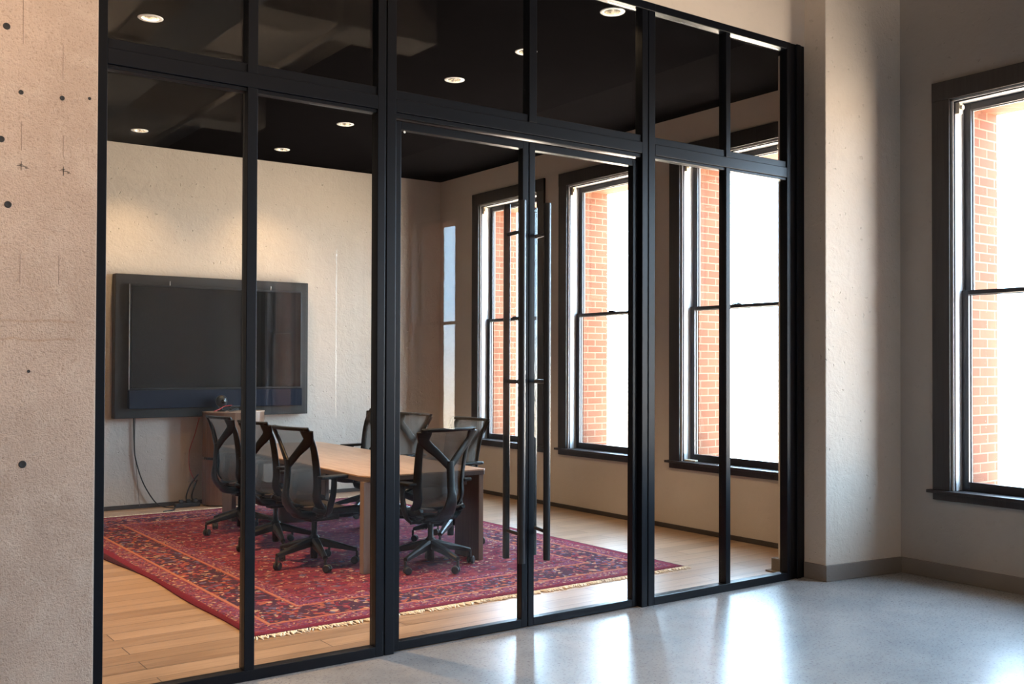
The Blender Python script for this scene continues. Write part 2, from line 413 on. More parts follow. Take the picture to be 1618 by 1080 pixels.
def ceiling_cut(holes, h):
    xs = sorted({RL-.1, WX+.1} | {x+d for x, y, _ in holes for d in (-h, h)}); ys = sorted({.15, YT+.1} | {y+d for x, y, _ in holes for d in (-h, h)})
    mb = MB()
    for a, b in zip(xs, xs[1:]):
        run = None
        for c, d in zip(ys, ys[1:]):
            if any(abs((a+b)/2-x) < h and abs((c+d)/2-y) < h for x, y, _ in holes):
                if run is not None: mb.box((a, run, ROOM_H), (b, c, ROOM_H+.12)); run = None
            elif run is None: run = c
        if run is not None: mb.box((a, run, ROOM_H), (b, ys[-1], ROOM_H+.12))
    return mb.build('ceiling_room', 'charcoal')
S(ceiling_cut(DL, .059), 'charcoal painted ceiling of the meeting room', 'ceiling')
S(box('ceiling_hall', (HL-.1, HB-.1, HALL_H), (WX+.1, .15, HALL_H+.12), 'hall_ceiling'), 'raw concrete ceiling of the hall', 'ceiling')
S(box('ceiling_added_soffit', (4.5, HB, HALL_H-.25), (WX, -.32, HALL_H), 'charcoal'), 'dark soffit added along the hall windows to darken the glass reflections', 'ceiling')  # added dark band, keeps the ceiling mirrored in the glass dark
S(box('wall_back', (RL-.1, YT, 0), (WX+.1, YT+.12, ROOM_H), 'plaster_trow'), 'tan plaster wall behind the television', 'wall')
S(box('wall_left', (RL-.1, .16, 0), (RL, YT, ROOM_H), 'dark_wall'), 'dark plaster side wall of the meeting room opposite the windows', 'wall')
S(box('wall_hall_left', (HL-.1, HB, 0), (HL, 0, HALL_H), 'dark_wall'), 'dark plaster side wall of the hall', 'wall')
S(box('wall_header', (1.15, .0, 4.012), (6.26, .15, HALL_H), 'plaster_room'), 'tan plaster band above the glass partition', 'wall')

def wall_openings(name, y0, y1, h, wins, mat, x0, x1, half, z0, z1):
    mb = MB(); ys = y0
    for c in sorted(wins):
        mb.box((x0, ys, 0), (x1, c-half, h)); mb.box((x0, c-half, 0), (x1, c+half, z0)); mb.box((x0, c-half, z1), (x1, c+half, h)); ys = c+half
    mb.box((x0, ys, 0), (x1, y1, h))
    return mb.build(name, mat)
OPEN, ZS, ZH = .605, .655, 3.58
S(wall_openings('wall_right', .255, YT, ROOM_H, WIN_Y[:3], 'plaster_room', WX, WX+.17, OPEN, ZS, ZH), 'tan plaster wall with three tall windows in the meeting room', 'wall')
S(wall_openings('wall_hall_right', HB, .255, HALL_H, WIN_Y[3:], 'plaster', WX, WX+.17, OPEN, ZS, ZH), 'grey tan plaster window wall of the hall beside the pilaster', 'wall')
S(wall_openings('wall_exterior', HB, YT+.2, 5.2, WIN_Y, 'brick', WX+.17, WX+.52, .535, .60, 3.52), 'sunlit red brick outer wall seen in the window reveals', 'wall')

S(box('wall_hall_back', (HL-.1, HB-.1, 0), (WX+.1, HB, HALL_H), 'plaster'), 'plaster end wall of the hall', 'wall')
# pilaster between the partition and the hall window
pil = [(6.252, .255), (6.252, -.19), (WX+.02, -.30), (WX+.02, .255)]
S(MB().prism(pil, 0, HALL_H).build('wall_pilaster', 'plaster_trow', None, .006, 2), 'pale plaster pilaster at the end of the glass partition', 'pilaster')
# concrete column at the picture's edge
colm = S(box('wall_column', (HL, -.055, 0), (1.152, .16, HALL_H), 'column', None, .008), 'raw tan concrete wall end beside the glass partition', 'column')
# tie holes: dark discs on the face, black standing in for the shade inside
for k, (x, z, r) in enumerate([(.769, 3.067, .013), (.829, 2.787, .009), (.998, 2.788, .009), (.781, 2.288, .013), (.752, 2.571, .012), (.849, 1.152, .014), (1.114, 2.804, .006), (.87, 1.56, .006)]):
    mb = MB().lathe([(r*1.18, .0005), (r*1.1, .0022), (r*.8, .0012), (0.0005, .0008)], (x, -.055, z), 14, 1)
    for i, p in enumerate(mb.v): mb.v[i] = (p[0], 2*-.055-p[1], p[2])
    mb.build('tie_hole_shade', 'rubber', colm)
# pencil survey marks
for x, z in ((.832, 2.463), (1.006, 2.460)):
    mb = MB().box((x-.017, -.0562, z-.001), (x+.017, -.0548, z+.001)).box((x-.001, -.0562, z-.02), (x+.001, -.0548, z+.02)).box((x-.010, -.0562, z+.006), (x+.006, -.0548, z+.008))
    mb.tube(curve3([(x+.016, -.0555, z-.004), (x+.024, -.0555, z-.001), (x+.022, -.0555, z-.008), (x+.016, -.0555, z-.006), (x+.032, -.0555, z-.009)], 5), .0009, 5)
    mb.build('survey_mark', 'rubber', colm)
for x, za, zb in ((.835, 3.0, 3.2), (1.0, 2.87, 3.03), (.832, 2.53, 2.66), (1.004, 2.52, 2.62), (.832, 1.94, 2.08), (.99, 1.95, 2.08)):
    box('pencil_line', (x-.0008, -.0558, za), (x+.0008, -.0546, zb), 'leg', colm)

# baseboards
def base_run(name, poly, mat, h, label):
    return S(MB().prism(poly, 0, h).build(name, mat, None, .004), label, 'baseboard')
base_run('baseboard_pilaster', [(6.258, -.002), (6.236, -.002), (6.236, -.204), (6.24, -.206), (WX-.01, -.318), (WX-.01, -.29), (6.258, -.182)], 'base_conc', .118, 'grey concrete baseboard wrapping the foot of the pilaster')
base_run('baseboard_hall', [(WX+.005, -.30), (WX-.02, -.312), (WX-.02, HB), (WX+.005, HB)], 'base_conc', .118, 'grey concrete baseboard below the hall window')
base_run('baseboard_right', [(WX-.012, .36), (WX+.004, .36), (WX+.004, YT-.02), (WX-.012, YT-.02)], 'base_dark', .045, 'thin dark baseboard under the meeting room windows')
base_run('baseboard_back', [(RL, YT-.012), (WX-.002, YT-.012), (WX-.002, YT+.004), (RL, YT+.004)], 'base_dark', .045, 'thin dark baseboard under the television wall')
# rough concrete foot of the pilaster on the meeting room side
mb = MB().box((6.215, .085, .012), (6.256, .29, .105)).box((6.256, .25, .012), (6.40, .295, .10)).box((6.18, .085, 0), (6.256, .32, .014))
S(mb.build('baseboard_pilaster_room', 'base_conc', None, .004), 'rough concrete block at the pilaster foot behind the glass', 'baseboard')

# ------------------------------------------------------------------ windows (local: +x outwards, y along the wall, z up; origin on the wall face)
def make_window():
    w = empty('window_1')
    HW = .745
    c = MB()
    c.box((-.024, -HW, .665), (0.002, -OPEN, 3.72)); c.box((-.024, OPEN, .665), (0.002, HW, 3.72)); c.box((-.026, -HW, ZH), (0.002, HW, 3.722))
    c.build('casing', 'casing', w, .003)
    box('apron', (-.022, -HW, .592), (0.002, HW, .645), 'casing', w, .003)
    box('stool', (-.055, -HW-.035, .644), (.115, HW+.035, .667), 'casing', w, .004) if False else MB().box((-.055, -HW-.035, .644), (0, HW+.035, .667)).box((0, -OPEN+.002, .656), (.115, OPEN-.002, .667)).build('stool', 'casing', w, .003)
    j = MB()
    j.box((.0, -OPEN, .667), (.168, -OPEN+.018, ZH)); j.box((.0, OPEN-.018, .667), (.168, OPEN, ZH)); j.box((.0, -OPEN, ZH-.018), (.168, OPEN, ZH))
    j.build('jamb', 'jamb', w, .002)
    # stop bead: thin dark line just behind the casing edge
    st = MB()
    for sg in (-1, 1): st.box((.012, sg*(OPEN-.017), .667), (.022, sg*(OPEN-.026), ZH-.018))
    st.box((.012, -OPEN+.018, ZH-.028), (.022, OPEN-.018, ZH-.018))
    st.build('stop_bead', 'sash', w)
    def sash(name, x0, x1, za, zb, sw, bot):
        a = OPEN-.02
        f = MB()
        f.box((x0, -a, za), (x1, -a+sw, zb)); f.box((x0, a-sw, za), (x1, a, zb))
        f.box((x0, -a+sw, zb-.032 if bot else zb-sw), (x1, a-sw, zb)); f.box((x0, -a+sw, za), (x1, a-sw, za+(.065 if bot else .032)))
        so = f.build(name, 'sash', w, .003)
        box('window_pane', ((x0+x1)/2-.003, -a+sw-.006, za+.02), ((x0+x1)/2+.003, a-sw+.006, zb-.02), 'pane', so)
        # pale glazing putty line round the glass
        g = MB(); q = .008; xx = x1-.004
        zl, zt = za+(.065 if bot else .032), zb-(.032 if bot else sw)
        for sg in (-1, 1): g.box((xx, sg*(a-sw), zl), (x1+.004, sg*(a-sw-q), zt))
        g.box((xx, -a+sw, zt-q), (x1+.004, a-sw, zt))
        g.build('glazing_bead', 'jamb', so)
        return so
    lo = sash('lower_sash', .108, .143, .667, 2.158, .052, True)
    MB().box((.098, -.04, 2.158), (.135, .04, 2.172)).build('sash_lock', 'sash', lo, .003)
    sash('upper_sash', .146, .176, 2.126, ZH-.019, .052, False)
    for sg in (-1, 1):
        MB().box((.03, sg*(OPEN-.019), ZH-.11), (.075, sg*(OPEN-.05), ZH-.022)).tube([(.052, sg*(OPEN-.05), ZH-.065), (.052, sg*(OPEN-.07), ZH-.065)], .018, 12).build('shade_bracket', 'cream', w, .003)
    return w
WL = ['tall dark-cased window closest to the television wall', 'tall dark-cased window in the middle of the meeting room wall', 'tall dark-cased window of the meeting room closest to the glass partition', 'large dark-cased hall window beside the pilaster']
win = make_window()
for i, y in enumerate(WIN_Y):
    o = win if i == 0 else copy_tree(win)
    o.name = 'window_%d' % (i+1); o.location = (WX, y, 0)
    S(o, WL[i] if i < 4 else 'dark-cased hall window reflected in the glass partition, number %d along the hall wall' % (i-2), 'window')

# ------------------------------------------------------------------ the glass partition
pt = S(empty('wall_partition', (3.7, 0, 0)), 'black steel framed glass partition between hall and meeting room', 'glass partition')
PO = Vector((3.7, 0, 0))
def pbox(name, boxes, mat='frame', parent=None, bevel=.003):
    mb = MB()
    for a, b in boxes: mb.box(Vector(a)-PO, Vector(b)-PO)
    return mb.build(name, mat, parent or pt, bevel)
D = .07
ZR0, ZR1, ZT0, ZT1 = 2.995, 3.07, 3.958, 4.012
def vbar(name, x0, x1, z0, z1, d=D): return pbox(name, [((x0, 0, z0), (x1, d, z1))])
pbox('jamb_post', [((1.150, 0, 0), (1.206, D, ZT1))])
pbox('jamb_post', [((6.05, 0, 0), (6.09, D, ZT1)), ((6.09, .006, 0), (6.155, D+.02, ZT1)), ((6.155, -.008, 0), (6.20, D+.01, ZT1)), ((6.20, .004, 0), (6.253, D, ZT1))])
def post(x0, x1):
    w = x1-x0
    pbox('post', [((x0, 0, 0), (x0+w*.42, D, ZT0)), ((x0+w*.42, .006, 0), (x0+w*.50, D, ZT0)), ((x0+w*.50, 0, 0), (x1, D, ZT0))])
post(2.622, 2.737); post(4.586, 4.703)
def beads(x0, x1, z0, z1, e=.012):
    """glazing beads set back round one pane"""
    return [((x0, .022, z0), (x0+e, D-.004, z1)), ((x1-e, .022, z0), (x1, D-.004, z1)), ((x0+e, .022, z0), (x1-e, D-.004, z0+e)), ((x0+e, .022, z1-e), (x1-e, D-.004, z1))]
for x0, x1 in ((1.883, 1.937), (5.390, 5.436)):
    vbar('mullion', x0, x1, .055, ZR0); vbar('mullion', x0, x1, ZR1, ZT0)
vbar('mullion', 3.655, 3.712, ZR1, ZT0)
for x0, x1 in ((1.206, 2.622), (2.737, 4.586), (4.703, 6.05)):
    bx = [((x0, 0, ZR0), (x1, D, ZR1)), ((x0, .010, ZR1), (x1, D, 3.118))]
    if x0 == 2.737: bx.append(((x0, .012, 2.968), (x1, D, ZR0)))
    else: bx.append(((x0, .010, 2.975), (x1, D, ZR0)))
    pbox('transom_rail', bx)
    pbox('head_rail', [((x0-.12, 0, ZT0), (x1+.12, D, ZT1))] if x0 == 2.737 else [((x0, 0, ZT0), (x1-(.0 if x0 > 4 else .0), D, ZT1))], 'frame')
for x0, x1 in ((1.206, 2.622), (4.703, 6.05)): pbox('sill_rail', [((x0, 0, 0), (x1, D, .055))])
GY = .046
LOW = [(1.206, 1.883), (1.937, 2.622), (4.703, 5.390), (5.436, 6.05)]
UP = LOW[:2]+[(2.737, 3.655), (3.712, 4.586)]+LOW[2:]
for row, z0, z1 in ((LOW, .055, 2.975), (UP, 3.118, ZT0)):
    for x0, x1 in row:
        pbox('glazing_bead', beads(x0, x1, z0, z1)) if False else None
        pbox('glass_pane', [((x0+.002, GY-.005, z0+.002), (x1-.002, GY+.005, z1-.002))], 'glass', None, 0)

# doors: one leaf each side of the meeting line
def make_door(name, x0, x1, hx, back_dx, label):
    d = S(empty(name, (x0, .035, 0)), label, 'door'); O = Vector((x0, .035, 0))
    T = .05; sw = .044; zb, zt = .003, 2.955
    def b(n, boxes, mat='frame', par=None, bev=.003):
        mb = MB()
        for a, c in boxes: mb.box(Vector(a)-O, Vector(c)-O)
        return mb.build(n, mat, par or d, bev)
    y0, y1 = .035, .035+T
    b('stile', [((x0, y0, zb), (x0+sw, y1, zt))]); b('stile', [((x1-sw, y0, zb), (x1, y1, zt))])
    b('door_rail', [((x0+sw, y0, zt-.044), (x1-sw, y1, zt))]); b('door_rail', [((x0+sw, y0, zb), (x1-sw, y1, zb+.05))])
    b('glass_pane', [((x0+sw, y0+.031, zb+.05), (x1-sw, y0+.041, zt-.044))], 'glass', None, 0)
    h = MB()
    for yy, dx in ((-.062, 0), (.128, back_dx)):
        h.tube([Vector((hx+dx, yy, .415))-O, Vector((hx+dx, yy, 2.575))-O], .0215, 14)
    ho = h.build('pull_handle', 'pull', d)
    for zc in (.585, 1.492, 2.39):
        MB().tube([Vector((hx, -.062, zc))-O, Vector((hx+back_dx, .128, zc))-O], .012, 12).build('standoff', 'pull', ho)
    return d
d1 = make_door('door_1', 2.745, 3.676, 3.560, .022, 'glass door leaf hinged at the wide post by the chairs')
d2 = make_door('door_2', 3.682, 4.578, 3.748, .040, 'glass door leaf on the window side of the double doors')
MB().lathe([(.006, 0), (.0075, .002), (.006, .005)], (.062, -.004, 2.898), 16, 1).build('pivot_cap', 'white', d1)

# ------------------------------------------------------------------ hall ceiling: beams, duct, conduit (seen mirrored in the glass)
for y in (-2.6, -6.4, -10.2):
    S(box('ceiling_beam', (HL, y-.22, HALL_H-.42), (4.5, y+.22, HALL_H), 'hall_ceiling', None, .01), 'raw concrete beam across the hall ceiling', 'beam')

S(MB().box((2.3, HB, 4.16), (2.75, -.6, 4.46)).build('ceiling_duct', 'duct', None, .01), 'galvanised air duct under the hall ceiling', 'duct')
S(MB().tube(curve3([(3.5, -9, 4.22), (3.5, -4.4, 4.22), (3.5, -2.2, 4.22)], 6), .028, 10).tube([(3.5, -2.2, 4.22), (3.5, -2.2, 4.75)], .028, 10).tube([(3.5, -3.4, 4.22), (1.0, -3.4, 4.22)], .02, 8).build('ceiling_conduit', 'pipe'), 'painted conduit under the hall ceiling', 'pipe')
def added_spot(name, loc, aim, w, col, size, blend=.7):
    ld = bpy.data.lights.new(name, 'SPOT'); ld.energy = w; ld.color = col; ld.spot_size = math.radians(size); ld.spot_blend = blend; ld.shadow_soft_size = .12
    l = bpy.data.objects.new(name, ld); COL.objects.link(l); l.location = loc
    l.rotation_euler = (Vector(aim)-Vector(loc)).to_track_quat('-Z', 'Y').to_euler()
added_spot('added_ceiling_fill', (.6, -6.2, 2.0), (2.5, -3.7, 4.75), 2300, (1, .76, .54), 64, .9)        # added fill out of view, brightens the hall ceiling
added_spot('added_wall_fill', (-.9, -1.9, 4.6), (.85, -.05, 1.1), 500, (1, .72, .52), 80)      # added warm fill out of view, brightens the concrete wall end

ul = tag(empty('added_lamp_body', (.6, -6.2, 0)), 'black lamp stand added out of view under the fill light for the hall ceiling', 'added lamp')  # body added to go with the ceiling fill light
MB().lathe([(.15, 0), (.15, .02), (.02, .03)], (0, 0, 0), 28).build('base', 'bezel', ul)
MB().tube([(0, 0, .03), (0, 0, 1.84)], .014, 12).build('pole', 'bezel', ul)
MB().lathe([(.02, 1.82), (.10, 1.86), (.15, 1.93), (.145, 1.93), (.095, 1.87), (.02, 1.84)], (0, 0, 0), 28).build('bowl', 'bezel', ul)
ts = tag(empty('added_spot_body', (-.9, -1.9, HALL_H)), 'black spot body added out of view for the fill light on the raw concrete wall end', 'spotlight')  # body added to go with the wall end fill light
MB().tube([(0, 0, 0), (0, 0, -.06)], .012, 10).build('stem', 'bezel', ts)
_d = (Vector((.85, -.05, 1.1))-Vector((-.9, -1.9, 4.6))).normalized()
MB().tube([Vector((0, 0, -.15))-_d*.14, Vector((0, 0, -.15))-_d*.05], .05, 20).build('housing', 'bezel', ts)

# ------------------------------------------------------------------ downlights
def make_downlight():
    r = empty('recessed_downlight')
    MB().lathe([(.058, -.002), (.082, -.004), (.086, -.001), (.086, .0)], (0, 0, 0), 28, 2, False).build('trim_ring', 'white', r)
    MB().lathe([(.058, -.002), (.052, .03), (.040, .07), (.034, .09)], (0, 0, 0), 28, 2, False).build('reflector', 'reflector', r)
    MB().lathe([(.001, .085), (.030, .085), (.030, .09), (.001, .09)], (0, 0, 0), 24).build('lamp_disc', 'lamp', r)
    ld = bpy.data.lights.new('lamp_light', 'SPOT'); ld.energy = 120; ld.color = (1, .66, .36); ld.spot_size = math.radians(105); ld.spot_blend = .8; ld.shadow_soft_size = .05
    l = bpy.data.objects.new('lamp_light', ld); COL.objects.link(l); l.parent = r; l.location = (0, 0, .02)
    return r
dl = make_downlight()
for i, (x, y, lab) in enumerate(DL):
    o = dl if i == 0 else copy_tree(dl)
    o.location = (x, y, ROOM_H)
    tag(o, lab, 'ceiling light', 'recessed ceiling lights')
    if i == 5:                                 # the one over the bare floor burns brighter
        l = [c for c in o.children if c.type == 'LIGHT'][0]; l.data = l.data.copy(); l.data.energy = 900; l.data.color = (1, .58, .26)

# ------------------------------------------------------------------ rug
rug = tag(empty('persian_rug', (3.955, 3.36, 0), math.radians(.6)), 'crimson and navy patterned wool rug with cream fringe under the table', 'rug')
mb = MB(); NX, NYY = 40, 60
def rug_edge(v): return .035*math.sin(v*7.3)+.02*math.sin(v*17+1)
def rugp(u, v):
    x = lerp(-RUG_HX, RUG_HX, u)
    if u < .12: x += rug_edge(v)*(1-u/.12)
    return (x, lerp(-RUG_HY, RUG_HY, v), .007), (0, 0, 1)
mb.grid(rugp, NX, NYY, .009); mb.build('pile', 'rug', rug)
for sg in (-1, 1):
    fr = MB()
    n = 330
    for k in range(n):
        x = lerp(-RUG_HX+.01, RUG_HX-.01, (k+.5)/n)+random.uniform(-.003, .003)
        if sg < 0 or True:
            L = random.uniform(.03, .07); dx = random.uniform(-.03, .03)
            fr.tube([(x, sg*RUG_HY, .008), (x+dx*.4, sg*(RUG_HY+L*.5), random.uniform(.006, .014)), (x+dx, sg*(RUG_HY+L), .004)], [.0045, .0055, .003], 5)
    tag(fr.build('fringe', 'fringe', rug), 'cream knotted fringe')

# ------------------------------------------------------------------ table
tb = tag(empty('conference_table', (4.125, 3.585, 0), math.radians(-1.7)), 'long oak topped conference table with slab legs on the rug', 'table')
W2, L2, ZT = .54, 1.70, .75
ch = .045
poly = [(-W2+ch, -L2), (W2-ch*.4, -L2), (W2, -L2+ch*.4), (W2, L2-ch), (W2-ch, L2), (-W2+ch, L2), (-W2, L2-ch), (-W2, -L2+ch*2.2)]
MB().prism(poly, ZT-.012, ZT).build('tabletop', 'table', tb, .002)
MB().prism([(x*.998, y*.9993) for x, y in poly], ZT-.045, ZT-.012).build('edge_band', 'table_edge', tb, .002)
box('apron_rail', (-W2+.12, -L2+.10, ZT-.13), (W2-.12, -L2+.125, ZT-.045), 'table_edge', tb)
def tleg(x0, x1, y0, y1): box('leg', (x0, y0, .012), (x1, y1, ZT-.045), 'leg', tb, .003)
tleg(-W2+.01, -W2+.075, -L2+.03, -L2+.10)
tleg(W2-.055, W2-.012, -L2+.02, -L2+.40)
tleg(-W2+.02, -W2+.065, L2-.32, L2-.02)
tleg(W2-.055, W2-.012, L2-.32, L2-.02)
MB().lathe([(.17, .012), (.175, .02), (.175, ZT-.05)], (.06, 1.12, 0), 36).build('cable_column', 'table_edge', tb)

# ------------------------------------------------------------------ task chairs (local: facing +x)
def make_chair():
    r = empty('task_chair')
    def prof(v): return spline([(0, -.135), (.12, -.182), (.28, -.172), (.55, -.178), (.8, -.205), (1, -.262)], v)
    def half(v): return spline([(0, .200), (.15, .212), (.45, .218), (.8, .232), (1, .240)], v)
    def surf(u, v):      # u -1..1, v 0..1
        wrap = .085*u*u*(1-.5*v)
        top = -.012*(1-u*u) if v > .97 else 0
        return Vector((prof(v)+wrap, u*half(v), .475+.625*v+top*.0))
    def nor(u, v):
        e = .01; a = surf(min(u+e, 1), v)-surf(max(u-e, -1), v); b = surf(u, min(v+e, 1))-surf(u, max(v-e, 0))
        n = b.cross(a).normalized(); return n if n.x < 0 else -n          # points to the rear
    # suspension mesh of the back
    MB().grid(lambda s_, t_: (surf(lerp(-1.03, 1.03, s_), lerp(.0, 1.0, t_)), nor(lerp(-.97, .97, s_), lerp(.02, .985, t_))), 14, 26, .003).build('back_mesh', 'chair_mesh', r)
    fr = MB()
    def rail(uv, a, b, off=0.0):
        pts = [surf(u, v)+nor(u, v)*(.012+(off[i] if isinstance(off, list) else off)) for i, (u, v) in enumerate(uv)]
        fr.sweep(pts, [nor(u, v) for u, v in uv], a, b)
    N = 26
    for sg in (-1, 1):
        uv = [(sg*.98, lerp(-.0, 1, k/N)) for k in range(N+1)]
        rail(uv, [lerp(.036, .027, k/N) for k in range(N+1)], .011, .004)
    rail([(lerp(-.98, .98, k/18), .985) for k in range(19)], .013, .010, .002)
    rail([(lerp(-.98, .98, k/18), .015) for k in range(19)], .020, .009, .002)
    # the Y yoke: two arms running from the top corners to the apex, then the spine
    apex = .57
    for sg in (-1, 1):
        uv = []; a = []; b = []; off = []
        for k in range(N+1):
            t = k/N; uv.append((sg*spline([(0, .97), (.2, .90), (.6, .45), (1, .03)], t), spline([(0, .97), (.2, .86), (.6, .70), (1, apex-.03)], t))); a.append(lerp(.046, .032, min(1, t*1.6))+.018*max(0, 1-t*4)); b.append(.013); off.append(lerp(.004, .046, t))
        rail(uv, a, b, off)
    uv = [(0, lerp(apex+.03, .0, k/N)) for k in range(N+1)]
    off = [lerp(.046, .066, math.sin(math.pi*min(1, k/N*.8))) for k in range(N+1)]
    rail(uv, [.032+.05*max(0, k/N-.68)/.32 for k in range(N+1)], .018, off)
    # foot of the yoke sweeping forward under the seat
    p0 = surf(0, 0)+nor(0, 0)*off[-1]
    pts = curve3([p0+Vector((.0, 0, .02)), p0+Vector((.03, 0, -.035)), (-.06, 0, .395), (.03, 0, .385)], 6)
    fr.sweep(pts, [(-.5, 0, -1)]*len(pts), [lerp(.065, .085, k/(len(pts)-1)) for k in range(len(pts))], .030)
    for sg in (-1, 1):
        pts = curve3([surf(sg*.98, 0)+Vector((0, 0, .02)), surf(sg*.95, 0)+Vector((.03, -sg*.01, -.04)), (-.04, sg*.14, .405), (.05, sg*.06, .39)], 6)
        fr.sweep(pts, [(-.3, 0, -1)]*len(pts), .030, .020)
    fr.build('back_frame', 'chair', r)
    # seat
    def seat(s_, t_):
        v = lerp(-1, 1, s_); x = lerp(-.15, .315, t_)
        z = .462-.020*(1-v*v)-.030*max(0, (t_-.75)/.25)**2+.03*max(0, (.12-t_)/.12)
        return Vector((x, v*lerp(.205, .245, min(1, t_*1.4)), z)), Vector((0, 0, 1))
    MB().grid(seat, 14, 18, .012).build('seat', 'seat_mesh', r)
    sf = MB()
    for s_ in (0, 1):
        pts = [seat(s_, k/16)[0]+Vector((0, 0, -.016)) for k in range(17)]; sf.sweep(pts, [(0, 0, 1)]*17, .017, [lerp(.018, .034, k/16) for k in range(17)])
    pts = [seat(k/14, 1)[0]+Vector((0, 0, -.018)) for k in range(15)]; sf.sweep(pts, [(.5, 0, 1)]*15, .022, .034)
    pts = [(.25, lerp(-.235, .235, k/8), .415-.045*(1-(k/4-1)**2)) for k in range(9)]; sf.sweep(pts, [(0, 0, 1)]*9, .05, .018)
    pts = [(-.02, lerp(-.235, .235, k/8), .432-.035*(1-(k/4-1)**2)) for k in range(9)]; sf.sweep(pts, [(0, 0, 1)]*9, .03, .012)
    sf.build('seat_frame', 'chair', r)
    MB().box((-.07, -.06, .345), (.20, .06, .415)).box((-.03, -.08, .365), (.15, .08, .41)).build('tilt_mechanism', 'chair', r, .012)
    # arms
    for sg in (-1, 1):
        ar = MB()
        pts = curve3([(-.02, sg*.12, .40), (-.025, sg*.235, .43), (-.03, sg*.272, .50), (-.005, sg*.275, .60), (.0, sg*.275, .70)], 6)
        ar.sweep(pts, [(0, sg, .3)]*len(pts), [lerp(.030, .024, k/(len(pts)-1)) for k in range(len(pts))], .012)
        ao = ar.build('armrest', 'chair', r)
        pad = MB(); y = sg*.272
        pad.prism([(-.13, y-.035), (-.11, y-.045), (.105, y-.046), (.13, y-.03), (.13, y+.03), (.105, y+.046), (-.11, y+.045), (-.13, y+.035)], .702, .726)
        pad.build('arm_pad', 'chair', ao, .008, 3)
    MB().lathe([(.028, .055), (.030, .06), (.030, .17), (.045, .175), (.045, .215), (.030, .235), (.022, .24), (.022, .36)], (0, 0, 0), 20).build('gas_column', 'chair', r)
    for k in range(5):
        q = math.radians(k*72+36); c, s_ = math.cos(q), math.sin(q)
        lg = MB(); n = 9; rings = []
        for i in range(n):
            t = i/(n-1); rr = lerp(.02, .335, t); zt = lerp(.222, .128, t**1.1); zb = lerp(.155, .100, t); hw = lerp(.036, .017, t)
            ring = []
            for lx, lz in ((-hw, zb), (hw, zb), (hw, lerp(zb, zt, .72)), (hw*.55, zt), (-hw*.55, zt), (-hw, lerp(zb, zt, .72))):
                ring.append((c*rr-s_*lx, s_*rr+c*lx, lz))
            rings.append(ring)
        lg.rings(rings, True, False)
        lo = lg.build('leg', 'chair_metal', r, .003)
        w = MB(); cx, cy = c*.335, s_*.335
        w.tube([(cx, cy, .105), (cx, cy, .055)], .011, 10)
        sw = random.uniform(0, 6.28); ax = Vector((math.cos(sw), math.sin(sw), 0)); fx = Vector((-ax.y, ax.x, 0))*.016
        cc = Vector((cx, cy, .032))+fx
        w.tube([cc-ax*.008, cc+ax*.008], .021, 12)
        for sd in (-1, 1):
            a0 = cc+ax*sd*.007; w.tube([a0, a0+ax*sd*.003, a0+ax*sd*.015, a0+ax*sd*.019], [.026, .030, .030, .025], 18)
        w.build('caster', 'rubber', lo)
    return r
chair = make_chair()
CH = [  # x, y, facing degrees, label
    (3.485, 4.32, 5, 'black mesh swivel chair on the side away from the windows, beside the television cabinet'),
    (3.44, 3.36, 6, 'black mesh swivel chair on the side away from the windows, middle of the three'),
    (3.40, 2.49, 8, 'black mesh swivel chair on the side away from the windows, close to the glass partition'),
    (4.10, 1.88, 97, 'black mesh swivel chair at the table end before the glass doors, seen from behind'),
    (4.85, 2.78, 186, 'mesh swivel chair on the window side of the table, beside the dark slab leg'),
    (4.84, 3.75, 187, 'mesh swivel chair on the window side of the table, middle of the three'),
    (4.97, 4.64, 187, 'mesh swivel chair on the window side of the table, farthest from the glass doors')]
for i, (x, y, a, lab) in enumerate(CH):
    o = chair if i == 0 else copy_tree(chair)
    o.location = (x, y, .0115); o.rotation_euler = (0, 0, math.radians(a))
    tag(o, lab, 'office chair', 'mesh swivel chairs round the conference table')
    if i == 3:                                 # this one has its armrests set lower, under the table edge
        for c in o.children:
            if c.name.startswith('armrest'): c.location.z = -.040

# ------------------------------------------------------------------ television and backing panel
bp = tag(empty('display_panel', (3.98, YT, 0)), 'large dark wood backing panel on the wall behind the television', 'wall panel')
MB().box((-1.11, -.13, .995), (1.115, -.002, 2.56)).build('board', 'panel', bp, .004)
tv = tag(empty('television', (3.99, YT-.135, 0)), 'wide black television with speaker bar on the dark wood panel', 'television')
box('housing', (-.985, -.05, 1.305), (1.0, .0, 2.45), 'bezel', tv, .004)
box('screen', (-.965, -.056, 1.325), (.985, -.049, 2.43), 'screen', tv)
box('bezel_strip', (-.992, -.058, 1.31), (-.984, -.02, 2.45), 'chrome', tv)
box('speaker_bar', (-.99, -.075, 1.10), (1.0, .0, 1.30), 'speaker', tv, .006)
for x in (-.55, .62): box('mounting_clip', (x-.006, -.03, 2.44), (x+.006, -.012, 2.50), 'chrome', tv)

